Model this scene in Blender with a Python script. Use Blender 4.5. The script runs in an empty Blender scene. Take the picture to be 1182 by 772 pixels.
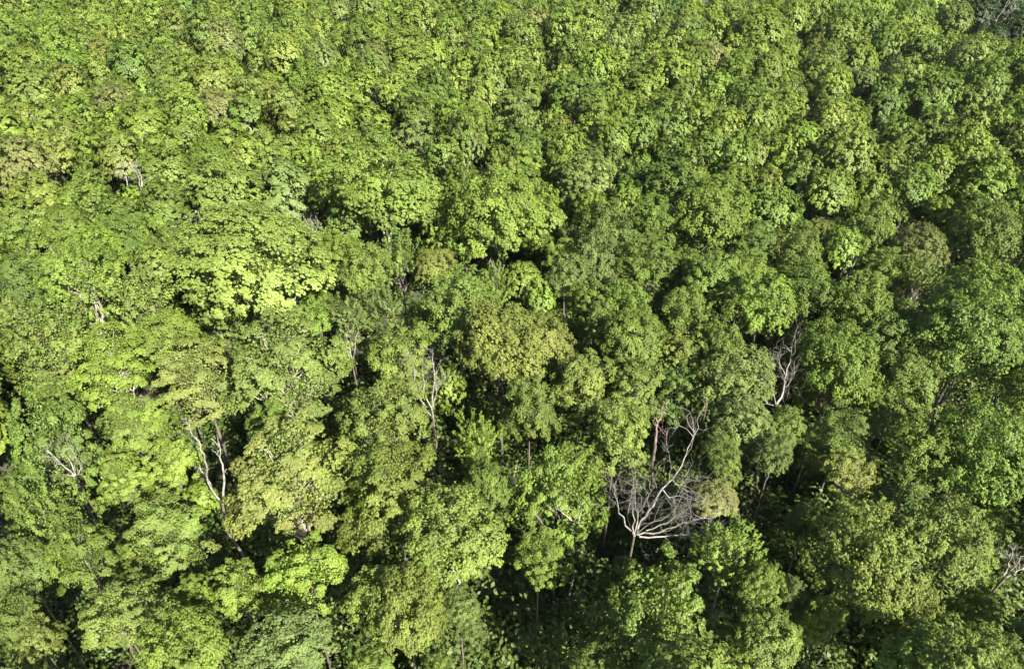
import bpy, math
import numpy as np

# ------------------------------------------------------------------ camera, world, sun, exposure
sc = bpy.context.scene
COL = sc.collection
R_ = math.radians
CAM_H, PITCH, FPX = 50.0, R_(36.0), 844.0          # metres above the ground, tilt down, focal length in photo pixels
SUN_AZ, SUN_EL = 34.0, 38.0                        # sun behind the camera, this far to its right; height above the horizon

cam = bpy.data.cameras.new('camera')
cam.sensor_width = 36.0
cam.lens = 18.0 * FPX / 591.0
cam.clip_start, cam.clip_end = 0.5, 3000.0
camo = bpy.data.objects.new('camera', cam)
COL.objects.link(camo)
camo.location = (0, 0, CAM_H)
camo.rotation_euler = (math.pi / 2 - PITCH, 0, 0)
sc.camera = camo

to_sun = np.array([math.sin(R_(SUN_AZ)) * math.cos(R_(SUN_EL)), -math.cos(R_(SUN_AZ)) * math.cos(R_(SUN_EL)), math.sin(R_(SUN_EL))])
world = bpy.data.worlds.new('World')
sc.world = world
world.use_nodes = True
wn = world.node_tree
bg = wn.nodes['Background']
sky = wn.nodes.new('ShaderNodeTexSky')
sky.sky_type = 'NISHITA'
sky.sun_disc = False
sky.sun_elevation = R_(SUN_EL)
sky.sun_rotation = math.atan2(to_sun[0], to_sun[1])
wn.links.new(sky.outputs[0], bg.inputs[0])
bg.inputs[1].default_value = 0.055

sl = bpy.data.lights.new('sun', 'SUN')
sl.energy = 5.0
sl.angle = R_(0.5)
sl.color = (1.0, 0.955, 0.86)
so = bpy.data.objects.new('sun', sl)
COL.objects.link(so)
so.location = (60, -100, 120)
so.rotation_euler = (math.pi / 2 - R_(SUN_EL), 0, R_(SUN_AZ))

sc.view_settings.view_transform = 'Standard'
sc.view_settings.look = 'None'
sc.view_settings.gamma = 1.0
sc.view_settings.exposure = 2.1
sc.render.engine = 'CYCLES'
sc.cycles.max_bounces = 6
sc.cycles.diffuse_bounces = 4
sc.cycles.transmission_bounces = 4
sc.cycles.use_denoising = True

# ------------------------------------------------------------------ picture <-> place
FWD = np.array([0, math.cos(PITCH), -math.sin(PITCH)])
UPV = np.array([0, math.sin(PITCH), math.cos(PITCH)])

def ray(px, py):
    return FWD + (px - 591.0) / FPX * np.array([1.0, 0, 0]) + (386.0 - py) / FPX * UPV

def at_height(px, py, z):
    d = ray(px, py)
    t = (z - CAM_H) / d[2]
    return np.array([0, 0, CAM_H]) + d * t, t       # the point, its depth

def at_distance(px, py, y):
    d = ray(px, py)
    return np.array([0, 0, CAM_H]) + d * (y / d[1])

def project(p):
    q = np.asarray(p, float) - np.array([0, 0, CAM_H])
    dep = q @ FWD
    return 591.0 + FPX * q[..., 0] / dep, 386.0 - FPX * (q @ UPV) / dep, dep

def ground_z(x, y):
    hollow = 9.0 / (1 + np.exp(-(x - 84) / 5.0)) / (1 + np.exp(-(y - 128) / 6.0))
    return -hollow + 1.3 * np.sin(x * 0.045 + 0.6) * np.cos(y * 0.037) + 0.8 * np.sin(x * 0.021 - y * 0.063 + 1.0)

# ------------------------------------------------------------------ materials
def new_mat(name):
    m = bpy.data.materials.new(name)
    m.use_nodes = True
    nt = m.node_tree
    nt.nodes.clear()
    return m, nt, lambda t, **k: nt.nodes.new(t)

def leaf_material(name, source):
    m, nt, N = new_mat(name)
    L = nt.links.new
    out = N('ShaderNodeOutputMaterial')
    if source == 'object':
        inf = N('ShaderNodeObjectInfo')
        col, alpha = inf.outputs['Color'], inf.outputs['Alpha']
    else:
        inf = N('ShaderNodeAttribute')
        inf.attribute_name = 'tint'
        col, alpha = inf.outputs['Color'], inf.outputs['Alpha']
    geo = N('ShaderNodeNewGeometry')
    tex = N('ShaderNodeTexCoord')
    # sprays of one tree differ in hue: noise through the crown, and leaf by leaf
    nz = N('ShaderNodeTexNoise'); nz.inputs['Scale'].default_value = 0.45; nz.inputs['Detail'].default_value = 2.0
    L(tex.outputs['Object'], nz.inputs['Vector'])
    mr = N('ShaderNodeMapRange')
    mr.inputs['From Min'].default_value = 0.3; mr.inputs['From Max'].default_value = 0.7
    mr.inputs['To Min'].default_value = 0.7; mr.inputs['To Max'].default_value = 1.3
    L(nz.outputs['Fac'], mr.inputs['Value'])
    mi = N('ShaderNodeMapRange')
    mi.inputs['To Min'].default_value = 0.76 if source == 'object' else 0.91; mi.inputs['To Max'].default_value = 1.24 if source == 'object' else 1.09
    L(geo.outputs['Random Per Island'], mi.inputs['Value'])
    mu = N('ShaderNodeMath'); mu.operation = 'MULTIPLY'
    L(mr.outputs[0], mu.inputs[0]); L(mi.outputs[0], mu.inputs[1])
    mh = N('ShaderNodeMapRange')
    mh.inputs['To Min'].default_value = 0.478; mh.inputs['To Max'].default_value = 0.522
    L(geo.outputs['Random Per Island'], mh.inputs['Value'])
    hs = N('ShaderNodeHueSaturation')
    L(mh.outputs[0], hs.inputs['Hue']); L(mu.outputs[0], hs.inputs['Value']); L(col, hs.inputs['Color'])
    # turning leaves: patches of rust on the trees that have them
    n2 = N('ShaderNodeTexNoise'); n2.inputs['Scale'].default_value = 0.33; n2.inputs['Detail'].default_value = 3.0
    ad = N('ShaderNodeVectorMath'); ad.operation = 'ADD'; ad.inputs[1].default_value = (13.1, 4.7, 8.2)
    L(tex.outputs['Object'], ad.inputs[0]); L(ad.outputs[0], n2.inputs['Vector'])
    m2 = N('ShaderNodeMapRange')
    m2.inputs['From Min'].default_value = 0.42; m2.inputs['From Max'].default_value = 0.66
    L(n2.outputs['Fac'], m2.inputs['Value'])
    m3 = N('ShaderNodeMath'); m3.operation = 'MULTIPLY'
    L(m2.outputs[0], m3.inputs[0]); L(alpha, m3.inputs[1])
    mx = N('ShaderNodeMix'); mx.data_type = 'RGBA'
    L(m3.outputs[0], mx.inputs['Factor']); L(hs.outputs[0], mx.inputs['A'])
    mx.inputs['B'].default_value = (0.25, 0.15, 0.06, 1)
    cfin = mx.outputs['Result']
    pr = N('ShaderNodeBsdfPrincipled')
    L(cfin, pr.inputs['Base Color'])
    pr.inputs['Roughness'].default_value = 0.55
    pr.inputs['Specular IOR Level'].default_value = 0.3
    tr = N('ShaderNodeBsdfTranslucent')
    tc = N('ShaderNodeMix'); tc.data_type = 'RGBA'; tc.blend_type = 'MULTIPLY'
    tc.inputs['Factor'].default_value = 1.0
    L(cfin, tc.inputs['A']); tc.inputs['B'].default_value = (1.12, 1.12, 0.65, 1)
    L(tc.outputs['Result'], tr.inputs['Color'])
    ms = N('ShaderNodeMixShader'); ms.inputs[0].default_value = 0.30
    L(pr.outputs[0], ms.inputs[1]); L(tr.outputs[0], ms.inputs[2])
    L(ms.outputs[0], out.inputs['Surface'])
    return m

def bark_material(name, c1, c2):
    m, nt, N = new_mat(name)
    L = nt.links.new
    out = N('ShaderNodeOutputMaterial')
    pr = N('ShaderNodeBsdfPrincipled')
    pr.inputs['Roughness'].default_value = 0.85
    tex = N('ShaderNodeTexCoord')
    nz = N('ShaderNodeTexNoise'); nz.inputs['Scale'].default_value = 3.0; nz.inputs['Detail'].default_value = 6.0
    L(tex.outputs['Object'], nz.inputs['Vector'])
    cr = N('ShaderNodeValToRGB')
    cr.color_ramp.elements[0].position = 0.35; cr.color_ramp.elements[0].color = (*c1, 1)
    cr.color_ramp.elements[1].position = 0.62; cr.color_ramp.elements[1].color = (*c2, 1)
    L(nz.outputs['Fac'], cr.inputs[0]); L(cr.outputs[0], pr.inputs['Base Color'])
    bp = N('ShaderNodeBump'); bp.inputs['Strength'].default_value = 0.4
    L(nz.outputs['Fac'], bp.inputs['Height']); L(bp.outputs[0], pr.inputs['Normal'])
    L(pr.outputs[0], out.inputs['Surface'])
    return m

def floor_material():
    m, nt, N = new_mat('leaf_litter')
    L = nt.links.new
    out = N('ShaderNodeOutputMaterial')
    pr = N('ShaderNodeBsdfPrincipled')
    pr.inputs['Roughness'].default_value = 0.95
    tex = N('ShaderNodeTexCoord')
    nz = N('ShaderNodeTexNoise'); nz.inputs['Scale'].default_value = 0.25; nz.inputs['Detail'].default_value = 8.0
    L(tex.outputs['Object'], nz.inputs['Vector'])
    cr = N('ShaderNodeValToRGB')
    e = cr.color_ramp.elements
    e[0].position = 0.35; e[0].color = (0.022, 0.026, 0.010, 1)
    e[1].position = 0.65; e[1].color = (0.055, 0.042, 0.022, 1)
    k = e.new(0.5); k.color = (0.03, 0.04, 0.013, 1)
    L(nz.outputs['Fac'], cr.inputs[0]); L(cr.outputs[0], pr.inputs['Base Color'])
    bp = N('ShaderNodeBump'); bp.inputs['Strength'].default_value = 0.6; bp.inputs['Distance'].default_value = 0.3
    L(nz.outputs['Fac'], bp.inputs['Height']); L(bp.outputs[0], pr.inputs['Normal'])
    L(pr.outputs[0], out.inputs['Surface'])
    return m

M_LEAF = leaf_material('leaves', 'object')
M_MASS = leaf_material('mass_leaves', 'attribute')
M_BARK = bark_material('pale_bark', (0.16, 0.13, 0.10), (0.36, 0.32, 0.26))
M_BROWN = bark_material('brown_bark', (0.045, 0.038, 0.028), (0.11, 0.09, 0.07))  # bark of live trees; also painted shade on dead lower trunks
M_DEAD = bark_material('bleached_wood', (0.10, 0.09, 0.075), (0.25, 0.23, 0.195))
M_ROT = bark_material('rotten_wood', (0.07, 0.05, 0.038), (0.20, 0.14, 0.11))
M_FLOOR = floor_material()

# ------------------------------------------------------------------ mesh helpers
def quad_mesh(name, verts, quads, mat, tint=None, smooth=False):
    verts = np.ascontiguousarray(verts, dtype=np.float32).reshape(-1, 3)
    quads = np.ascontiguousarray(quads, dtype=np.int32).reshape(-1, 4)
    me = bpy.data.meshes.new(name)
    me.vertices.add(len(verts)); me.vertices.foreach_set('co', verts.ravel())
    me.loops.add(quads.size); me.loops.foreach_set('vertex_index', quads.ravel())
    me.polygons.add(len(quads))
    me.polygons.foreach_set('loop_start', np.arange(0, quads.size, 4, dtype=np.int32))
    me.update(calc_edges=True)
    if smooth:
        me.polygons.foreach_set('use_smooth', np.ones(len(quads), dtype=bool))
    if tint is not None:
        a = me.attributes.new('tint', 'FLOAT_COLOR', 'POINT')
        a.data.foreach_set('color', np.ascontiguousarray(tint, dtype=np.float32).ravel())
    me.materials.append(mat)
    return me

def link(name, data, parent=None):
    o = bpy.data.objects.new(name, data)
    COL.objects.link(o)
    if parent is not None:
        o.parent = parent
    return o

def unit(v):
    return v / np.maximum(np.linalg.norm(v, axis=-1, keepdims=True), 1e-9)

def leaf_quads(c, n, size, rng):
    """diamond leaves, slightly folded along the rib, one per centre"""
    k = len(c)
    n = unit(n)
    t = unit(np.cross(n, unit(rng.normal(size=(k, 3)))))
    b = np.cross(n, t)
    s = size[:, None]
    v = np.empty((k, 4, 3))
    v[:, 0] = c - t * s * 0.55
    v[:, 1] = c + b * s * 0.36 + n * s * 0.13
    v[:, 2] = c + t * s * 0.60 - n * s * 0.10
    v[:, 3] = c - b * s * 0.36 + n * s * 0.13
    return v

class Tubes:
    def __init__(self, sides=6):
        self.v, self.q, self.n, self.s = [], [], 0, sides
    def add(self, pts, rad):
        pts = np.asarray(pts, float); k = len(pts); s = self.s
        tan = unit(np.gradient(pts, axis=0))
        ref = np.array([0.31, 0.95, 0.05]) if abs(tan[0][2]) > 0.7 else np.array([0.05, 0.1, 1.0])
        a = unit(np.cross(tan, ref)); b = np.cross(tan, a)
        ang = np.linspace(0, 2 * math.pi, s, endpoint=False)
        ring = (a[:, None] * np.cos(ang)[None, :, None] + b[:, None] * np.sin(ang)[None, :, None])
        ring = pts[:, None] + ring * np.asarray(rad, float)[:, None, None]
        self.v.append(ring.reshape(-1, 3))
        i = np.arange(k - 1)[:, None] * s; j = np.arange(s)[None]
        q = np.stack([i + j, i + (j + 1) % s, i + s + (j + 1) % s, i + s + j], -1).reshape(-1, 4) + self.n
        self.q.append(q); self.n += k * s
    def mesh(self, name, mat):
        return quad_mesh(name, np.concatenate(self.v), np.concatenate(self.q), mat, smooth=True)

def bent(p, q, rng, n=5, wob=0.08, sag=0.0):
    p, q = np.asarray(p, float), np.asarray(q, float)
    t = np.linspace(0, 1, n)[:, None]
    d = np.linalg.norm(q - p)
    w = rng.normal(size=(n, 3)) * wob * d * np.sin(np.pi * t)
    out = p + (q - p) * t + w
    out[:, 2] -= (sag * d * np.sin(np.pi * t))[:, 0]
    return out

# ------------------------------------------------------------------ crowns: lobes > clumps > tufts > leaves, about the crown's middle, radius 3.5 m
RN = 3.5
KIND = {  # lobes, skirt lobes, spread, clumps a lobe, clump radius, flattening, tufts a clump, leaves a tuft, leaf size, tuft radius, lobe radius, height/width
    'c': dict(lobes=6, sk=3, sp=0.56, clumps=30, cr=0.44, flat=0.80, tufts=15, leaves=10, size=0.118, tr=0.15, lr=(0.42, 0.58), hw=1.05, up=0.45, rnd=0.65),
    'f': dict(lobes=6, sk=3, sp=0.54, clumps=20, cr=0.46, flat=1.0,  tufts=13, leaves=10, size=0.122, tr=0.12, lr=(0.44, 0.54), hw=1.12, up=0.6, rnd=0.60),
    'l': dict(lobes=8, sk=3, sp=0.60, clumps=16, cr=0.52, flat=0.36, tufts=20, leaves=10, size=0.115, tr=0.15, lr=(0.40, 0.52), hw=0.88, up=0.9, rnd=0.55),
    's': dict(dz=0.30, lobes=4, sk=0, sp=0.30, clumps=105, cr=0.42, flat=0.85, tufts=13, leaves=10, size=0.105, tr=0.12, lr=(0.66, 0.76), hw=1.1, up=0.45, rnd=0.60),
    'd': dict(dz=0.45, lobes=3, sk=0, sp=0.36, clumps=80, cr=0.50, flat=0.82, tufts=13, leaves=10, size=0.118, tr=0.15, lr=(0.60, 0.72), hw=1.08, up=0.45, rnd=0.65),
    'm': dict(lobes=7, sk=3, sp=0.56, clumps=16, cr=0.46, flat=0.60, tufts=13, leaves=10, size=0.150, tr=0.19, lr=(0.42, 0.54), hw=0.98, up=0.7, rnd=0.65),
}

def crown_layout(kind, seed):
    K = KIND[kind]
    rng = np.random.default_rng(seed)
    n = K['lobes'] + K['sk']
    hw = K['hw'] * rng.uniform(0.9, 1.12)
    ang = np.arange(n) * 2.39996 + rng.uniform(0, 6.28) + rng.normal(size=n) * 0.3
    rad = RN * K['sp'] * np.sqrt((np.arange(n) + 0.15) / n) * rng.uniform(0.62, 1.32, n)
    lz = RN * hw * (0.46 - K.get('dz', 0.86) * (rad / (RN * K['sp'])) ** 2) + rng.normal(size=n) * (0.45 if 'dz' not in K else 0.15)
    lobes = np.stack([rad * np.cos(ang), rad * np.sin(ang), lz], 1)
    lr = RN * rng.uniform(*K['lr'], n)
    cl, cd, cr = [], [], []
    for i in range(n):
        d = unit(rng.normal(size=(K['clumps'] * 2, 3)))
        d = d[d[:, 2] > -0.6][:K['clumps']]
        p = lobes[i] + d * lr[i] * rng.uniform(0.78, 1.06, (len(d), 1)) * np.array([1, 1, 0.85])
        ins = np.zeros(len(p), bool)
        for j in range(n):
            if j != i:
                ins |= np.linalg.norm((p - lobes[j]) / np.array([1, 1, 0.85]), axis=1) < lr[j] * 0.72
        keep = ~ins
        out = unit(p - np.array([0, 0, -RN * 0.35]))
        cl.append(p[keep]); cd.append(unit(d + out)[keep]); cr.append(np.full(keep.sum(), K['cr']) * rng.uniform(0.7, 1.3, keep.sum()))
    return lobes, lr, np.concatenate(cl), np.concatenate(cd), np.concatenate(cr), rng

def crown_leaves(kind, seed, q=1.0, calm=1.0, cnw=0.75, grow=1.0):
    """q scales the number of tufts; leaves grow to keep the cover"""
    K = KIND[kind]
    lobes, lr, cl, cd, cr, rng = crown_layout(kind, seed)
    nt = max(2, int(round(K['tufts'] * q)))
    g = 1.0 / math.sqrt(max(q, 0.05))
    g = g if q >= 1 else g ** 0.9
    m = len(cl)
    d = rng.normal(size=(m, nt, 3)) * 0.75 + cd[:, None] * 0.8 + np.array([0, 0, 0.35])
    d = unit(d)
    rr = cr[:, None, None] * rng.uniform(0.45, 1.08, (m, nt, 1))
    if kind == 'f':      # sprays reaching out and up
        ax = unit(cd + np.array([0, 0, 0.6]) + rng.normal(size=cd.shape) * 0.25)[:, None]
        tp = cl[:, None] + ax * rng.uniform(-0.6, 1.0, (m, nt, 1)) * cr[:, None, None] * 1.15 + d * rr * 0.42
    else:
        tp = cl[:, None] + d * rr * np.array([1, 1, K['flat']])
        if kind == 'l':  # flat sprays dip at their tips
            hd = np.linalg.norm(tp[..., :2] - cl[:, None, :2], axis=-1)
            tp[..., 2] -= 0.22 * hd ** 2
    tn = unit(d * 0.7 + cd[:, None] * 0.3 + np.array([0, 0, K['up']]))
    nl = K['leaves'] if q >= 0.7 else max(4, int(K['leaves'] * 0.7))
    if q < 0.7: g *= 1.12
    tp = tp.reshape(-1, 1, 3); tn = tn.reshape(-1, 1, 3)
    k = len(tp)
    cn = unit(tp - np.array([0, 0, -RN * 0.5]))
    tn = unit(tn + cnw * cn)
    off = unit(rng.normal(size=(k, nl, 3))) * rng.uniform(0.35, 1.0, (k, nl, 1)) * K['tr'] * g
    off = off - tn * np.sum(off * tn, -1, keepdims=True) * 0.45
    lp = (tp + off).reshape(-1, 3)
    ln = (tn + unit(off) * 0.45 * min(1.0, calm * 1.3) + rng.normal(size=(k, nl, 3)) * K['rnd'] * 0.6 * calm).reshape(-1, 3)
    # looser filling deeper inside so that the far side does not show through
    ni = int(len(lp) * 0.16)
    src = rng.integers(0, len(lobes), ni)
    ip = lobes[src] + unit(rng.normal(size=(ni, 3))) * (lr[src] * rng.uniform(0.2, 0.75, ni))[:, None] * np.array([1, 1, 0.8])
    lp = np.concatenate([lp, ip]); ln = np.concatenate([ln, rng.normal(size=(ni, 3)) + np.array([0, 0, 0.6])])
    size = K['size'] * g * grow * rng.uniform(0.7, 1.3, len(lp))
    size[-ni:] *= 1.3
    return leaf_quads(lp, ln, size, rng)

def extent(kind, seed):
    v = crown_leaves(kind, seed, 0.5).reshape(-1, 3)
    return float(np.percentile(np.hypot(v[:, 0], v[:, 1]), 95))

def crown_mesh(kind, seed, q):
    v = crown_leaves(kind, seed, q, (0.55 if kind == 's' else 0.8) if q > 1 else 0.35, (1.5 if kind == 's' else 0.7) if q > 1 else 2.0, 1.15 if q > 1 else 1.3)
    return quad_mesh('crown', v, np.arange(v.shape[0] * 4), M_LEAF)

def limb_mesh(kind, seed, mat):
    lobes, lr, cl, cd, cr, rng = crown_layout(kind, seed)
    T = Tubes(5)
    base = np.array([0, 0, -RN * 1.05])
    for i in range(len(lobes)):
        tip = lobes[i] - np.array([0, 0, lr[i] * 0.1])
        st = base + np.array([0, 0, rng.uniform(0, 1.2)])
        pts = bent(st, tip, rng, 6, 0.05, 0.06)
        T.add(pts, np.linspace(0.09, 0.03, 6))
        near = np.argsort(np.linalg.norm(cl - lobes[i], axis=1))[:5]
        for k in near:
            a = pts[rng.integers(3, 6)]
            T.add(bent(a, a + (cl[k] - a) * 0.85, rng, 4, 0.07), np.linspace(0.032, 0.010, 4))
    return T.mesh('branches', mat)

def trunk_mesh(seed, mat):
    rng = np.random.default_rng(seed)
    z = np.linspace(0, 1, 7)                          # height 1, stretched to the tree
    pts = np.stack([np.cumsum(rng.normal(size=7) * 0.06), np.cumsum(rng.normal(size=7) * 0.06), z], 1)
    pts[:, :2] *= np.linspace(1, 0, 7)[:, None]
    T = Tubes(8)
    T.add(pts, np.array([0.20, 0.14, 0.125, 0.115, 0.105, 0.095, 0.08]))
    return T.mesh('trunk', mat)

NV = 4
LIB = {}
for ki, kd in enumerate('cflsmd'):
    for v in range(NV):
        sd = 100 * ki + v + 7
        LIB[kd, v] = dict(ext=extent(kd, sd), near=crown_mesh(kd, sd, 2.3), mid=crown_mesh(kd, sd, 0.75),
                          limbs=limb_mesh(kd, sd, M_BARK if v == 0 else M_BROWN),
                          trunk=trunk_mesh(sd, M_BROWN))

# ------------------------------------------------------------------ the ground
xs = np.linspace(-700, 700, 141); ys = np.linspace(-300, 1100, 141)
gx, gy = np.meshgrid(xs, ys)
gv = np.stack([gx, gy, ground_z(gx, gy)], -1).reshape(-1, 3)
ii, jj = np.meshgrid(np.arange(140), np.arange(140))
b0 = (jj * 141 + ii).ravel()
ground = link('ground', quad_mesh('ground', gv, np.stack([b0, b0 + 1, b0 + 142, b0 + 141], 1), M_FLOOR, smooth=True))
ground['kind'] = 'structure'

# ------------------------------------------------------------------ the trees read from the photograph
# x, y, width of the crown in photo pixels; colour; kind of foliage; (label, short name used to point from its neighbours)
COLS = {'Y': (0.142, 0.188, 0.036), 'L': (0.130, 0.184, 0.028), 'M': (0.108, 0.158, 0.027), 'D': (0.090, 0.134, 0.025),
        'O': (0.130, 0.168, 0.033), 'G': (0.122, 0.164, 0.041), 'B': (0.142, 0.162, 0.052), 'R': (0.142, 0.172, 0.036),
        'K': (0.036, 0.056, 0.020), 'C': (0.090, 0.145, 0.029)}  # K: deep shade of the far corner put into the leaf colour
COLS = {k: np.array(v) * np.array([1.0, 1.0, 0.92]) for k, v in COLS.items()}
CN = {'Y': 'pale yellow-green', 'L': 'bright green', 'M': 'mid green', 'D': 'dark green', 'O': 'olive green', 'G': 'grey-green',
      'B': 'brownish', 'R': 'rust-tinged', 'C': 'cool green', 'K': 'shade-darkened'}
KN = {'c': 'clumpy', 'f': 'feathery', 'l': 'layered', 's': 'fine-leaved', 'm': 'coarse-leaved', 'd': 'domed'}
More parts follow.
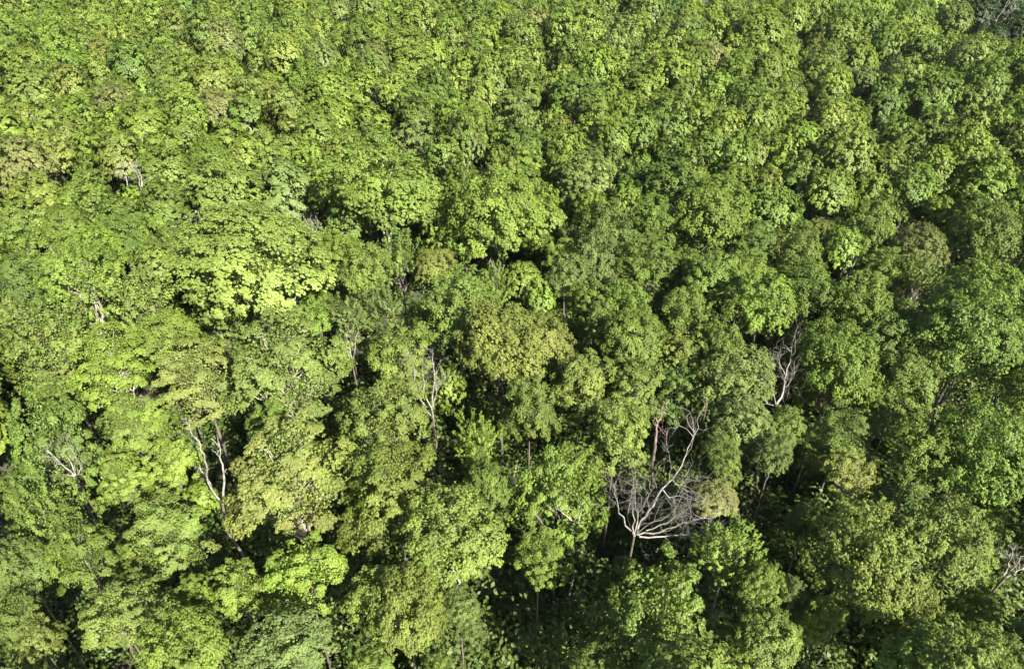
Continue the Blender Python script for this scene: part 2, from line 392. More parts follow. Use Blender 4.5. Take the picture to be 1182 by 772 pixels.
T = [
 (28,200,72,'B','s','thin brownish fading crown at the left edge of the wood','fading brownish crown'),
 (42,228,56,'Y','c','pale yellow-green crown in front of the fading brownish crown','yellow tree by the fading crown'),
 (8,243,48,'M','c'), (24,272,58,'M','m'), (100,213,50,'M','f'), (112,243,52,'M','f'), (192,200,56,'M','s'),
 (152,228,44,'L','c'), (192,243,62,'M','c'), (245,190,52,'L','s'),
 (262,226,104,'Y','c','broad pale crown with a bare white trunk leaning at its lower left','broad pale crown with leaning trunk'),
 (145,278,60,'M','c'), (203,276,60,'M','c'), (182,304,46,'O','s'), (80,268,52,'L','s'),
 (95,322,108,'L','f','large bright feathery crown with upright sprays, left of the yellow feathery one','large green feathery crown'),
 (165,344,104,'Y','f','yellow feathery crown with upswept sprays between green feathery tree and yellow dome','yellow feathery crown'),
 (22,318,70,'D','c','sparse dark crown with bare grey twigs showing on its right side','sparse dark twiggy crown'),
 (55,386,104,'M','f','rounded mid green crown overhanging the black gap at the left edge','rounded crown over the black gap'),
 (292,302,150,'Y','s','largest smooth yellow-green dome, brightest crown of the upper left wood','big yellow dome'),
 (387,302,70,'L','s'), (252,352,74,'M','f'), (366,362,52,'L','s','small bright rounded crown tucked below the yellow dome','small crown below the yellow dome'),
 (130,412,92,'L','l'), (226,412,108,'R','l','olive layered crown with dry pinkish patches in its middle','olive crown with pinkish patches'),
 (325,408,138,'O','l','very wide olive layered crown overhanging black shade on its lower side','very wide olive layered crown'),
 (332,212,72,'G','c'), (366,203,38,'L','c'), (440,222,124,'L','c','broad bright domed crown of small clumps behind the yellow dome','broad bright clumpy dome'),
 (402,258,50,'M','c'), (462,290,70,'M','f','slim feathery crown with one long pale stem running through it','feathery crown with pale stem'),
 (420,302,40,'M','c'), (508,272,46,'L','f'),
 (504,310,44,'R','s','small peach-tinted crown beside the black slit of shade','small peach-tinted crown'),
 (492,228,46,'G','c'), (572,250,118,'L','c','broad bright clumpy crown right of the peach-tinted crown, middle of wood','broad crown right of peach-tinted one'),
 (626,246,56,'L','c'), (577,184,42,'Y','f','small pale straw-coloured feathery crown in the middle distance','straw-coloured feathery crown'),
 (530,200,56,'M','f'), (402,366,60,'G','f','pale grey-green feathery crown standing above white bare limbs','pale feathery crown over white limbs'),
 (443,352,62,'G','f'), (528,356,94,'M','c','flat-topped mid green crown with a black slit along its left','flat-topped crown with black slit'),
 (572,326,52,'L','f'), (602,326,44,'L','s'), (622,340,46,'L','c'),
 (578,398,104,'O','c','olive clumpy crown with a faint reddish patch near its top','olive crown with reddish patch'),
 (612,452,80,'M','c','round mid green crown of tight clumps with black shade below','round tight-clumped crown'),
 (462,402,88,'O','l'), (442,466,118,'O','l','wide olive crown left of the white multi-stemmed dead tree','wide crown left of white dead tree'),
 (517,440,44,'L','f'),
 (332,536,152,'O','l','very large spreading layered olive crown right of the leaning bleached stems','large spreading crown by bleached stems'),
 (455,548,140,'O','l','large layered crown joined to right side of the spreading olive crown','layered crown beside the spreading one'),
 (552,502,68,'L','f','bright crown of upright sprays below the white multi-stemmed dead tree','upright-spray crown'), (562,560,62,'M','c'),
 (676,212,66,'G','c'), (736,208,58,'M','c'), (802,204,58,'O','c','rounded yellowish olive crown with black notch on its left','olive crown with black notch'),
 (718,242,50,'L','c'), (756,258,58,'M','c'), (822,246,92,'L','c'), (886,214,46,'R','c'), (872,276,58,'M','c'),
 (658,272,30,'G','f','narrow pointed grey-green tree standing in a dark gap','narrow pointed grey-green tree'),
 (656,322,50,'G','c'), (690,300,58,'G','c'), (746,304,68,'M','c'), (790,304,58,'L','c'), (724,342,78,'L','c'),
 (682,344,56,'L','m'), (692,372,62,'Y','m','bright lime coarse-leaved crown right of the large black hole','lime crown by the black hole'),
 (792,352,80,'M','c'), (860,312,66,'L','c'), (876,352,84,'L','c'),
 (925,202,66,'M','c'), (898,206,44,'L','c'), (957,222,58,'L','c'), (1008,214,58,'L','c'), (1052,214,58,'M','c'), (1138,210,76,'L','c'),
 (997,262,76,'M','c'), (920,282,66,'M','c'), (946,272,38,'R','s','narrow pinkish fading crown beside grey bare limbs on the right','narrow pinkish crown'),
 (970,290,44,'L','c'), (1022,306,58,'L','c'), (1060,316,60,'M','f'), (1132,272,84,'M','c'), (1087,240,50,'L','c'),
 (1130,354,112,'L','c','wide bright crown near the right edge above the long black gap','wide crown near the right edge'),
 (988,356,70,'M','c'), (932,340,68,'M','c'), (1052,366,70,'M','c'),
 (672,430,76,'O','c','left of two adjoining olive clumpy crowns right of round tight-clumped crown','left olive twin crown'),
 (736,432,78,'O','c'), (712,490,86,'Y','m','glowing yellow-lime coarse-leaved crown behind the grey fallen dead tree','glowing yellow-lime crown'),
 (646,548,122,'L','m','broad bright coarse-leaved crown left of the grey fallen dead tree','broad coarse-leaved crown'),
 (784,440,58,'C','m','cool green coarse-leaved tree beside the reddish broken snag','cool green tree'),
 (848,440,84,'G','c'), (856,480,80,'G','c','pale grey-green cone-shaped crown left of the bare forked dead tree','grey-green cone-shaped crown'),
 (832,388,70,'M','c'), (832,524,52,'O','c'),
 (824,578,52,'B','s','rounded brown-grey dying crown at the tips of the fallen dead tree','brown-grey dying crown'),
 (905,486,54,'M','c'), (892,524,50,'G','c'), (964,418,100,'L','c','wide bright crown right of the bare forked dead tree','wide crown by the forked dead tree'),
 (1046,432,80,'M','c'), (1112,402,108,'M','c'), (1014,482,44,'L','f','slender upright young tree with light sprays above the orange-topped crown','slender upright young tree'),
 (982,538,70,'R','m','crown with an orange-tinted top and yellow-green leaves below','orange-topped crown'),
 (1064,520,90,'L','c'), (1122,528,112,'L','c','very broad bright crown near the right edge, right of orange-topped crown','very broad crown right of orange-topped one'),
 (1166,424,60,'M','c'), (95,628,116,'M','l','green layered crown at lower left with a short white dead limb in it','layered crown with white dead limb'),
 (186,602,112,'M','l'), (26,652,72,'G','c','grey-green clumpy crown at the lower left edge','grey-green crown at lower left edge'), (16,706,80,'D','c'),
 (142,694,122,'O','l','olive layered crown in the lower left near the orange-tipped small one','lower left olive layered crown'),
 (40,728,58,'R','m','small crown with orange leaf tips in the bottom left corner','small orange-tipped crown'),
 (222,682,62,'L','m'), (275,672,86,'L','m'), (352,652,112,'L','m','large bright coarse-leaved crown in front of the spreading olive crown','large bright coarse-leaved crown'),
 (212,752,110,'L','c'), (330,748,112,'G','c','grey-green crown at the bottom edge with a thin pale stem','grey-green crown at bottom edge'),
 (436,680,88,'Y','m','yellow-green coarse-leaved crown in front of a black gap, right of larger bright one','yellow coarse-leaved crown by a gap'),
 (522,618,112,'O','c'), (470,704,98,'O','c'), (530,692,62,'G','c'), (430,762,62,'L','m'), (504,768,50,'L','m'),
 (58,494,122,'M','m','large coarse-leaved crown behind white dead branches at the left edge','large crown behind white branches'), (18,566,62,'M','m'),
 (152,478,92,'M','m'), (140,544,74,'L','m'), (198,528,78,'L','m'), (62,446,56,'L','m'), (312,492,58,'M','c'), (232,566,42,'L','m'),
 (622,632,74,'L','m'), (762,696,164,'M','m','very large mid green crown in front of the grey fallen dead tree','very large crown before the fallen tree'),
 (842,628,92,'L','f'), (880,738,88,'Y','s','glowing lime smooth crown at the bottom edge right of centre','glowing lime crown at bottom edge'),
 (874,676,58,'L','s'), (916,684,54,'G','c'), (994,646,128,'O','c','large olive clumpy crown leaning over a black hollow at lower right','large olive crown over black hollow'),
 (950,712,58,'L','c'), (1090,626,104,'O','c','domed olive crown right of the larger olive crown at lower right','domed olive crown'),
 (1058,698,78,'O','c'), (1132,694,56,'L','c','small sunlit bright crown right of the black hollow, near right edge','small sunlit crown near right edge'),
 (1152,590,62,'M','c'), (1135,762,90,'D','c'), (690,768,60,'D','c'),
 (724,652,46,'D','c','small dark crown tucked under the base of the big grey dead tree','small dark crown under the grey dead tree'), (985,598,66,'M','m'), (1040,606,60,'M','c'), (930,600,50,'D','c'),
 (1130,16,34,'K','s'), (1158,10,36,'K','s'), (1178,34,38,'K','s'), (1172,12,24,'K','f'), (1150,44,26,'K','s'), (1132,40,20,'K','s'),  # crowns added to darken the far right corner, its shade in their colour
 # farther back
 (1100,24,40,'G','s','greyish thin tall crown left of the dark hole in the far corner','greyish crown by the far dark hole'),
 (1049,22,32,'L','c','small tree standing proud on a bright bare trunk far back','small tree on a bare trunk'),
 (1145,58,28,'R','c','small orange-brown crown near the upper right corner','small orange-brown crown'),
 (1088,106,28,'R','s','tiny rust-tinted crown below the orange-brown one','tiny rust-tinted crown'),
 (955,124,42,'Y','m','bright lime-yellow crown far back on the right side','far lime-yellow crown'),
 (940,54,34,'R','c','yellow-orange tinted crown in the far right wood','far yellow-orange crown'),
 (908,58,26,'Y','c','small pale yellow tree in front of a dark far gap','small pale yellow far tree'),
 (253,128,44,'B','s','reddish-brown fading crown in the far left wood','far reddish-brown crown'),
 (554,134,28,'R','s','small pink-tinted fading crown in the far middle','far pink-tinted crown'),
 (648,150,34,'R','s','peach-coloured patchy crown far back right of centre','far peach-coloured crown'),
 (776,14,30,'C','s','dark blue-green crown at the far top edge, right of centre','far blue-green crown'),
 (588,10,26,'D','c','dark tree standing alone by a black gap at the top edge','dark tree at the top edge'),
 (392,14,28,'G','s','grey-green crown beside a black slit at the top edge','grey-green crown at the top edge'),
 (205,98,52,'Y','c','bright yellowish rounded crown in the far left wood','far yellowish rounded crown'),
 (40,80,44,'Y','c','pale yellow crown near the left edge, far back','pale yellow crown far left'),
 (770,145,62,'M','c','dark-shaded rounded crown of tight clumps far back right of centre','far shaded round crown'),
 (1020,122,62,'D','c','deep green crown beside a black gap in the far right wood','far deep green crown'),
 (350,92,50,'L','c','bright rounded crown in the far left-centre wood','far bright rounded crown'),
 (480,84,52,'Y','c','sunlit yellowish crown right of a narrow black slit with a white trunk','far sunlit crown by the slit'),
 (690,84,52,'L','c','bright clumpy crown in the far centre of the wood','far bright central crown'),
 (850,90,50,'L','c','bright leafy crown left of the pale yellow far tree','far bright crown by yellow tree'),
 (130,160,66,'L','c','broad bright crown behind pale bare stems in the left wood','broad crown behind pale stems'),
 (1085,135,54,'L','c','sunlit domed crown below the tiny rust-tinted crown','far domed crown below rust-tinted one'),
 (20,128,50,'R','c'), (120,100,44,'M','c'), (880,100,46,'M','c'), (905,130,50,'L','c'), (990,70,52,'L','c'),
]
# dark openings in the canopy, where no tree is added: x, y, half width, half height in photo pixels
GAPS = [(405,428,26,20), (640,366,24,24), (520,425,20,30), (500,482,20,16), (470,622,30,22), (1000,745,70,34), (1002,334,34,24), (1046,266,26,22),
        (930,548,44,36), (1146,28,12,12), (640,690,44,36), (10,404,22,26), (238,634,26,32), (630,486,40,16), (785,505,26,30), (735,625,60,30),
        (890,440,26,40), (1080,462,52,14), (490,326,16,16), (495,590,20,14), (250,530,20,30), (85,548,22,20), (345,478,40,12), (1165,655,26,40),
        (662,600,30,18), (90,352,24,14), (230,262,10,14), (433,115,8,16), (392,22,7,14), (1012,130,10,16), (590,10,8,14),
        (880,560,40,40), (560,460,14,24), (1050,480,60,14), (320,455,50,12), (150,725,20,16), (65,545,30,26), (1140,560,30,16), (600,700,30,40)]

# where dead wood shows, so that the filling does not stand before it: x, y, half width
DEADPX = [(490,450,14), (238,540,22), (76,534,18), (765,575,45), (762,505,8), (898,440,16), (658,596,12), (400,404,10), (342,336,10), (361,262,6),
          (980,310,12), (1050,268,16), (1168,650,12), (156,200,12), (232,256,8), (434,116,5), (1150,22,10)]
rng = np.random.default_rng(2024)
trees = []   # dicts

def add_tree(px, py, w, col, kind, label=None, short=None, hand=True, z=None, R=None, pos=None):
    if pos is None:
        zm = 14.2 + np.random.default_rng(int(px * 3 + py * 5)).uniform(-1.4, 1.4)
        for _ in range(2):
            p, dep = at_height(px, py, zm)
            R = 0.5 * w * dep / FPX
            zm = 14.2 + np.clip((R - 3.2) * 0.7, -1.6, 2.2) + (zm - 14.2) * 0.2
        if kind == 's' and w > 140:
            zm += 2.4
        if py > 430:
            R *= 0.92 if px < 420 else 0.97
        p, dep = at_height(px, py + 0.05 * w, zm)
    else:
        p, dep = pos, float(project(pos)[2])
    trees.append(dict(p=p, R=R, dep=dep, col=col, kind=kind, label=label, short=short, hand=hand, px=px, py=py, w=w))

for t in T:
    if t[4] == 'c' and (t[2] >= 84 or (t[0] * 7 + t[1]) % 3 == 0):
        t = t[:4] + ('d',) + t[5:]
    add_tree(*t)

# the rest of the wood: fill the ground between them
hp = np.array([t['p'][:2] for t in trees]); hr = np.array([t['R'] for t in trees])
fx, fy, fr = list(hp[:, 0]), list(hp[:, 1]), list(hr)
cand = 0
for _ in range(60000):
    y = 12 + (225 - 12) * math.sqrt(rng.random())
    half = 0.70 * (y * math.cos(PITCH) + 36 * math.sin(PITCH)) + 9
    x = rng.uniform(-half, half)
    zm = 13.8 + rng.uniform(-1.8, 2.0) + min(0.0, 1.5 + float(ground_z(x, y))) * 0.6
    px, py, dep = project((x, y, zm))
    if py < -30 or px < -70 or px > 1265 or py > 835:
        continue
    R = rng.uniform(2.4, 3.7) * (1.0 + 0.10 * (dep > 100))
    A = np.array(fx); B = np.array(fy); Cc = np.array(fr)
    dd = np.hypot(A - x, B - y)
    if np.any(dd < 0.82 * (Cc + R) - 0.35):
        continue
    if any(((px - g[0]) / (g[2] + 0.25 * R * FPX / dep)) ** 2 + ((py - g[1]) / (g[3] + 0.25 * R * FPX / dep)) ** 2 < 1 for g in GAPS):
        continue
    if any(abs(px - a) < b + 0.42 * R * FPX / dep and -0.30 * R * FPX / dep < py - c < 0.8 * R * FPX / dep for a, c, b in DEADPX):
        continue
    # not in front of a tree that is read from the photograph
    hid = False
    for t in trees[:len(T)]:
        if t['dep'] > dep - 2 and abs(px - t['px']) < 0.46 * t['w'] and abs(py - t['py']) < 0.40 * t['w']:
            hid = True; break
    if hid:
        continue
    u = px / 1182.0
    wts = np.array([0.16 - 0.10 * u, 0.36, 0.26 + 0.10 * u, 0.03 + 0.05 * u, 0.14 - 0.06 * u, 0.07, 0.012, 0.02])
    if (py > 560): wts[0] += 0.05
    col = 'YLMDOGBR'[rng.choice(8, p=wts / wts.sum())]
    kind = 'cflsmd'[rng.choice(6, p=[0.30, 0.04, 0.08, 0.14, 0.06, 0.38])]
    trees.append(dict(p=np.array([x, y, zm]), R=R, dep=float(dep), col=col, kind=kind, label=None, short=None, hand=False,
                      px=float(px), py=float(py), w=2 * R * FPX / float(dep)))
    fx.append(x); fy.append(y); fr.append(R)

# the 300 that show largest are trees of their own, the rest stand together as one mass
def shows(t):
    m = t['w'] * 0.25
    return -m < t['px'] < 1182 + m and -m < t['py'] < 772 + m
inview = sorted([t for t in trees if shows(t)], key=lambda t: -(1e6 * (t['label'] is not None) + t['w']))
single = inview[:292]
ids = set(id(t) for t in single)
mass = [t for t in trees if id(t) not in ids]
print('TREES', len(trees), 'in view', len(inview), 'single', len(single), 'smallest', round(min(t['w'] for t in single), 1))

# labels that point: by a neighbour that looks like no other
marks = [t for t in single if t['short']]
slots = {}
for t in single:
    if t['label']:
        continue
    best = None
    for m in marks:
        d = math.hypot(t['px'] - m['px'], t['py'] - m['py'])
        if best is None or d < best[0]:
            best = (d, m)
    m = best[1]
    dx, dy = t['px'] - m['px'], t['py'] - m['py']
    rel = ('left of' if dx < 0 else 'right of') if abs(dx) > 1.1 * abs(dy) else ('behind' if dy < 0 else 'in front of')
    slots.setdefault((m['short'], rel), []).append((best[0], id(t), t))
ORD = ['first', 'second', 'third', 'fourth', 'fifth', 'sixth', 'seventh', 'eighth', 'ninth']
for (short, rel), lst in slots.items():
    lst.sort(key=lambda a: a[0])
    for i, (_, _, t) in enumerate(lst):
        where = ('just ' if len(lst) == 1 else ORD[i] + ' ') + rel
        lab = f"{CN[t['col']]} {KN[t['kind']]} tree {where} the {short}"
        if len(lab.split()) > 16:
            lab = f"{CN[t['col']]} tree {where} the {short}"
        t['label'] = lab

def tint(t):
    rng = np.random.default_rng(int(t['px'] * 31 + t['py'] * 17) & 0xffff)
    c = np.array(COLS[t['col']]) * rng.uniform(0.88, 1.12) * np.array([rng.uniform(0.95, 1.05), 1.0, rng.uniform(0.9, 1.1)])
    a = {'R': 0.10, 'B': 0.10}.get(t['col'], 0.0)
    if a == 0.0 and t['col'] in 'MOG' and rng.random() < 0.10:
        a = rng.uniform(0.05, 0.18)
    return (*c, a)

for t in single:
    rng = np.random.default_rng(int(t['px'] * 13 + t['py'] * 29) & 0xffff)
    lib = LIB[t['kind'], int(rng.integers(NV))]
    x, y, zm = t['p']
    gz = float(ground_z(x, y))
    root = link('deciduous_tree', None)
    root.empty_display_size = 0.5
    root.location = (x, y, gz)
    root.rotation_euler = (0, 0, rng.uniform(0, 6.283))
    root['label'] = t['label']; root['category'] = 'tree'; root['group'] = 'broad-leaved trees of the wood'
    s = t['R'] / lib['ext']
    sz = s * rng.uniform(1.1, 1.4) * (1.0 if s < 1.3 else 0.82)
    h = zm - gz - RN * sz * 0.25
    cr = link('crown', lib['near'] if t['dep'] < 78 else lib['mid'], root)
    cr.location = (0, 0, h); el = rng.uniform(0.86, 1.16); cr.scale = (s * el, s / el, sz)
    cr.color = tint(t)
    li = link('branches', lib['limbs'], root)
    li.location = (0, 0, h); li.scale = cr.scale
    tr = link('trunk', lib['trunk'], root)
    tr.scale = (s * 0.95, s * 0.95, h - RN * sz * 0.90)

rng = np.random.default_rng(77)
# ------------------------------------------------------------------ the mass of trees farther off
cache = {}
vs, ts = [], []
for t in mass:
    far = t['dep'] > 70 or not shows(t)
    key = (t['kind'], int(rng.integers(NV)), far)
    if key not in cache:
        cache[key] = crown_leaves(key[0], 100 * 'cflsmd'.index(key[0]) + key[1] + 7, 0.22 if far else 0.36, 0.25, 2.6, 1.1 if far else 1.2)
    v = cache[key]
    s = t['R'] / LIB[key[0], key[1]]['ext']
    a = rng.uniform(0, 6.283); ca, sa = math.cos(a), math.sin(a)
    sz = s * rng.uniform(1.25, 1.6)
    M = np.array([[ca * s, -sa * s, 0], [sa * s, ca * s, 0], [0, 0, sz]])
    x, y, zm = t['p']
    vs.append((v.reshape(-1, 3) @ M.T + np.array([x, y, zm - RN * sz * 0.25])).astype(np.float32))
    c = np.array(tint(t), dtype=np.float32)
    ts.append(np.broadcast_to(c, (len(vs[-1]), 4)))
V = np.concatenate(vs)
wood = link('distant_woodland', quad_mesh('distant_woodland', V, np.arange(len(V)), M_MASS, np.concatenate(ts)))
wood['label'] = 'far wood of many small crowns merging toward the top edge'
wood['category'] = 'woodland'; wood['kind'] = 'stuff'
TT = Tubes(5)
print('MASS quads', len(V) // 4)

# ------------------------------------------------------------------ undergrowth on the forest floor
vs, ts = [], []
for _ in range(5600):
    y = 8 + 190 * rng.random() ** 1.25
    half = 0.70 * (y * math.cos(PITCH) + 50 * math.sin(PITCH)) + 5
    x = rng.uniform(-half, half)
    tall = rng.random() < 0.42
    r = rng.uniform(1.2, 2.3) if tall else rng.uniform(0.9, 2.4)
    h = rng.uniform(3.5, 10.0) if tall else r * rng.uniform(0.6, 1.4)
    k = int((150 if y < 90 else 70) * r * (1.5 if tall else 1.0))
    d = unit(rng.normal(size=(k, 3)) + np.array([0, 0, 0.3])); d[:, 2] = np.abs(d[:, 2])
    u = rng.uniform(0.5, 1.0, (k, 1)) * (1 + 0.22 * np.sin(3 * np.arctan2(d[:, 1:2], d[:, :1]) + r * 9) * np.sin(5 * d[:, 2:3] + h * 7))
    p = d * np.array([r, r, h]) * u + np.array([x, y, float(ground_z(x, y)) + 0.1])
    v = leaf_quads(p, d + np.array([0, 0, 0.8]) + rng.normal(size=(k, 3)) * 0.5, rng.uniform(0.22, 0.42, k) * (1.0 if y < 90 else 1.4), rng)
    vs.append(v.reshape(-1, 3))
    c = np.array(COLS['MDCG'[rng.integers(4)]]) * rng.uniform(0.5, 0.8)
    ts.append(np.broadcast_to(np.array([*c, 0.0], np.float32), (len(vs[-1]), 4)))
V = np.concatenate(vs)
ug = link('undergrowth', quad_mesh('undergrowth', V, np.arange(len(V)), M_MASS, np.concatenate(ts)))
ug['label'] = 'dark leafy undergrowth seen down through the gaps between crowns'
ug['category'] = 'undergrowth'; ug['kind'] = 'stuff'

# ------------------------------------------------------------------ dead trees: bleached stems traced at their own distance, with depth
def dead(label, base, stems, z0, mat, twigs=4, seed=1, lean=0.25, tl=1.0, group=None, name='dead_tree', fan=0.5):
    """base: photo pixel where the stems meet, z0 metres above ground; stems: lists of photo pixels with a width in metres at each end"""
    r = np.random.default_rng(seed)
    b, _ = at_height(base[0], base[1], z0)
    root = link(name, None)
    gz = float(ground_z(b[0], b[1]))
    org = np.array([b[0], b[1], gz])
    root.location = tuple(org)
    root['label'] = label; root['category'] = 'dead tree'
    if group: root['group'] = group
    T1 = Tubes(7)
    if z0 > gz + 0.3:
        w0 = max(s[1] for s in stems)
        T1.add(bent([0, 0, -0.1], b - org, r, 6, 0.02), np.linspace(w0 * 0.8, w0 * 0.66, 6))
    def twig(T2, p, d, length, rad, depth):
        q = p + d * length
        pts = bent(p, q, r, 4, 0.08)
        T2.add(pts, np.linspace(rad, rad * 0.35, 4))
        if depth > 0:
            for _ in range(int(r.integers(2, 4))):
                k = pts[r.integers(1, 4)]
                twig(T2, k, unit(d + r.normal(size=3) * 0.55), length * r.uniform(0.45, 0.7), rad * 0.55, depth - 1)
    for pts, w0, w1 in stems:
        slope = r.uniform(-fan, fan) + lean
        first = at_distance(pts[0][0], pts[0][1], b[1])
        P = []
        for i, (px, py) in enumerate(pts):
            p = at_distance(px, py, b[1])
            dz = max(0.0, p[2] - b[2])
            P.append(at_distance(px, py, b[1] + slope * (dz + 0.3 * i) + r.normal() * 0.12))
        P = np.array(P)
        fine = [P[0]]
        for i in range(len(P) - 1):
            seg = bent(P[i], P[i + 1], r, 4, 0.035)
            fine += list(seg[1:])
        fine = np.array(fine) - org
        T2 = Tubes(6)
        T2.add(fine, np.linspace(w0 * 0.68, w1 * 0.45, len(fine)))
        n = len(fine)
        for _ in range(twigs):
            k = int(r.integers(n // 3, n))
            d = unit(fine[k] - fine[max(0, k - 2)] + r.normal(size=3) * 0.45)
            twig(T2, fine[k], d, tl * r.uniform(0.6, 1.4), w1 * 0.42, 2)
        link('branch', T2.mesh('branch', mat), root)
    if T1.n:
        link('trunk', T1.mesh('trunk', M_BROWN), root)  # dark bark paints the shadow on the lower trunk of a bleached tree

dead('white multi-stemmed dead tree standing clear in the middle of the wood', (500, 482),
     [([(500,482),(486,462),(478,440),(479,428),(476,414)], .10, .03), ([(500,480),(490,455),(489,438),(488,418)], .10, .03),
      ([(500,482),(499,456),(502,440),(499,412),(500,404)], .10, .03), ([(500,470),(504,452),(503,432)], .06, .03)], 12.7, M_DEAD, 7, 11)
dead('leaning bleached double-stemmed dead tree left of the spreading olive crown', (257, 582),
     [([(257,582),(259,556),(258,545),(255,532),(254,516),(244,506)], .13, .06), ([(257,582),(246,566),(240,554),(232,543),(230,536)], .10, .04),
      ([(257,580),(240,556),(236,530),(232,514),(221,500),(218,489),(212,487)], .10, .05)], 12.7, M_DEAD, 4, 12, tl=0.5)
dead('white dead branches fanning upward at the left edge below coarse-leaved crown', (88, 550),
     [([(88,550),(76,540),(64,528),(54,520)], .09, .03), ([(88,550),(84,536),(78,522)], .08, .03), ([(88,550),(94,540),(88,528),(80,516)], .08, .03),
      ([(88,550),(72,547),(54,541)], .09, .04), ([(88,550),(80,530),(66,516)], .07, .02)], 13.2, M_DEAD, 6, 13, tl=0.8)
dead('big grey dead tree with stems fanning up and fallen limbs to the right', (732, 618),
     [([(732,618),(740,600),(754,584),(764,564),(777,552),(790,528),(797,512),(802,500)], .13, .04), ([(732,616),(736,596),(744,580),(752,566)], .08, .03),
      ([(732,616),(730,592),(733,574),(735,556)], .08, .02), ([(731,616),(724,596),(727,576),(732,560)], .07, .02), ([(728,612),(714,592),(711,574),(709,560)], .07, .02),
      ([(736,617),(762,614),(788,603),(812,598)], .10, .03), ([(738,619),(766,619),(790,617),(812,612)], .09, .03), ([(732,618),(750,604),(770,596),(782,584)], .06, .02),
      ([(746,612),(770,604),(790,590)], .06, .02), ([(777,552),(782,560),(790,556)], .05, .02), ([(764,564),(772,574),(784,572)], .05, .02)],
     11.8, M_DEAD, 10, 14, tl=1.4, fan=0.25, lean=-0.2)
dead('reddish broken snag standing in black shade beside the cool green tree', (756, 516),
     [([(756,516),(757,504),(759,488)], .20, .13), ([(769,514),(769,504),(771,496)], .09, .06)], 10.2, M_ROT, 3, 15, lean=0.05, fan=0.1, name='broken_snag')
dead('bare forked dead tree holding up twigs in a dark gap at right', (896, 470),
     [([(896,470),(904,452),(906,436),(910,422),(914,406)], .12, .04), ([(896,468),(891,452),(888,436),(888,416)], .07, .03),
      ([(895,468),(886,466),(880,452)], .07, .04), ([(904,448),(910,444),(916,432)], .05, .02), ([(906,432),(900,420),(898,406)], .05, .02)],
     13.4, M_DEAD, 8, 16, tl=1.3)
dead('short white forked dead stem below the broad coarse-leaved crown', (666, 604),
     [([(666,604),(656,597),(648,590),(642,586)], .10, .04), ([(668,604),(669,596),(672,586)], .10, .05), ([(669,597),(664,594),(660,588)], .07, .04)], 12.2, M_DEAD, 4, 17, tl=0.6)
dead('white bare limbs standing under the pale feathery crown', (406, 416),
     [([(406,416),(400,406),(392,398),(388,392)], .10, .05), ([(407,416),(404,404),(400,392)], .09, .05), ([(407,416),(410,402),(411,388)], .09, .05)], 12.7, M_DEAD, 4, 18, tl=0.6)
dead('bare whitish stems rising between yellow dome and the very wide crown', (341, 350),
     [([(341,350),(334,340),(330,330)], .09, .05), ([(341,350),(342,336),(340,318)], .09, .04), ([(343,348),(346,336),(344,328)], .08, .04), ([(352,338),(355,326)], .06, .04)], 14.6, M_DEAD, 4, 19, tl=0.5)
dead('fan of pale dead limbs at the upper right rim of the yellow dome', (361, 272),
     [([(361,272),(356,262),(353,255)], .10, .05), ([(361,272),(360,260),(362,254)], .10, .06), ([(362,272),(366,262),(366,253)], .10, .06)], 15.2, M_DEAD, 4, 20, tl=0.6)
dead('curved grey bare limbs in the dark gap below narrow pinkish crown', (972, 320),
     [([(970,320),(974,308),(978,300),(977,296)], .12, .07), ([(980,320),(984,308),(988,300),(990,294)], .14, .07), ([(980,320),(988,316),(992,311)], .08, .04)], 11.6, M_DEAD, 4, 21, tl=0.8)
dead('grey leaning stems in the right-hand dark gap behind the curved limbs', (1054, 276),
     [([(1054,276),(1058,266),(1062,256)], .20, .08), ([(1033,274),(1034,266),(1036,261)], .12, .07), ([(1021,282),(1023,274)], .10, .08)], 11.7, M_DEAD, 4, 22, tl=0.8)
dead('cluster of pale dead stubs in black shade at the right edge', (1160, 666),
     [([(1160,666),(1172,660),(1184,654)], .11, .06), ([(1162,656),(1166,646),(1169,636)], .09, .05), ([(1166,658),(1174,650),(1178,642)], .08, .04), ([(1158,664),(1163,650),(1164,630)], .07, .03)], 11.7, M_DEAD, 5, 23, tl=0.6)
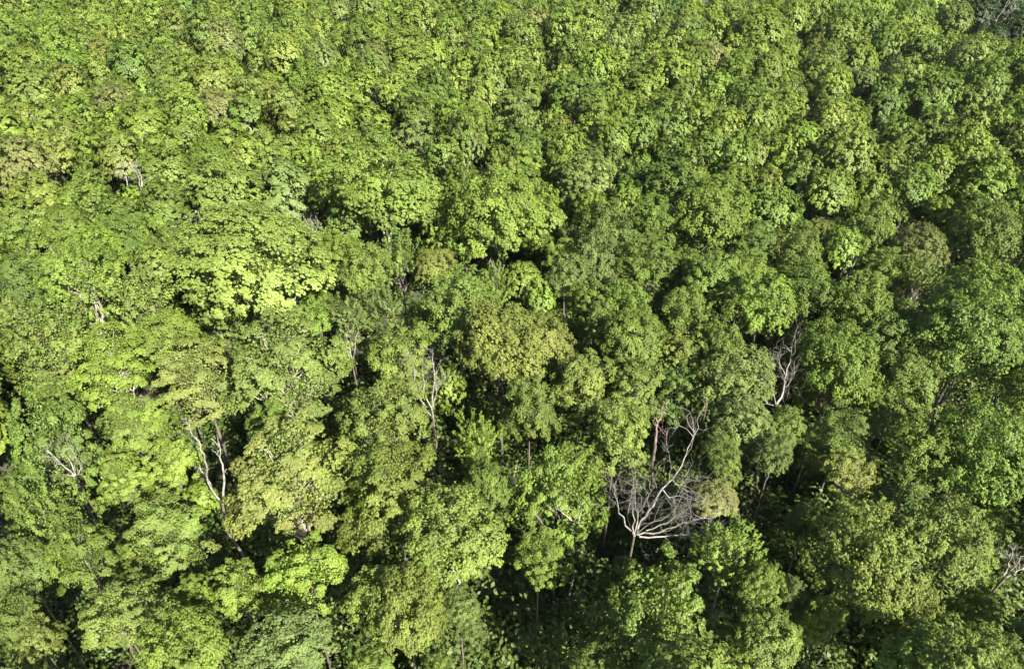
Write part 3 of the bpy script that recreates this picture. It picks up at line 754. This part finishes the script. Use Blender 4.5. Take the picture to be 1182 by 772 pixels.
dead('pale bare stems in the gap left of the broad pale crown', (162, 216),
     [([(162,216),(160,204),(152,192),(144,184)], .10, .05), ([(164,216),(163,204),(160,196)], .12, .06), ([(147,214),(146,206),(142,196)], .09, .05)], 14.9, M_DEAD, 5, 24, tl=0.9)
dead('white trunk leaning in the dark notch under the broad pale crown', (239, 268),
     [([(239,268),(235,258),(229,248),(225,243)], .17, .11), ([(228,270),(222,264)], .09, .06)], 13.7, M_DEAD, 3, 25)
dead('slim white dead trunk in a narrow black slit far back', (434, 126),
     [([(434,126),(434,114),(432,106)], .20, .10), ([(435,124),(438,116)], .13, .07)], 12.7, M_DEAD, 4, 26)
dead('pale leaning trunks in the dark hole near the far right corner', (1140, 34),
     [([(1140,34),(1144,22),(1148,10)], .15, .07), ([(1147,32),(1152,20),(1160,8)], .15, .07)], 11.7, M_DEAD, 5, 27, tl=1.5)
dead('short white dead limb lying in the layered crown at lower left', (103, 652),
     [([(103,652),(96,645),(90,634),(86,631)], .08, .04)], 14.0, M_DEAD, 3, 28)
dead('pale dead stems in shadow above the very broad crown at right', (1064, 460),
     [([(1064,462),(1068,452),(1074,446)], .10, .06), ([(1038,480),(1042,472)], .08, .05)], 12.7, M_DEAD, 4, 29, tl=0.5)

# ------------------------------------------------------------------ thin summer haze in the air over the wood
def haze_box(x0, x1, y0, y1, z0, z1, density):
    m, nt, N = new_mat('haze_air')
    out = N('ShaderNodeOutputMaterial')
    v = N('ShaderNodeVolumePrincipled')
    v.inputs['Color'].default_value = (0.86, 0.92, 1.0, 1)
    v.inputs['Density'].default_value = density
    v.inputs['Anisotropy'].default_value = 0.2
    nt.links.new(v.outputs[0], out.inputs['Volume'])
    c = [(x, y, z) for z in (z0, z1) for y in (y0, y1) for x in (x0, x1)]
    q = [(0, 2, 3, 1), (4, 5, 7, 6), (0, 1, 5, 4), (2, 6, 7, 3), (0, 4, 6, 2), (1, 3, 7, 5)]
    o = link('haze', quad_mesh('haze', np.array(c), np.array(q), m))
    o['kind'] = 'stuff'; o['label'] = 'thin pale haze in the air over the far wood'; o['category'] = 'haze'

haze_box(-720, 720, -320, 1120, -13, 53, 0.00004)
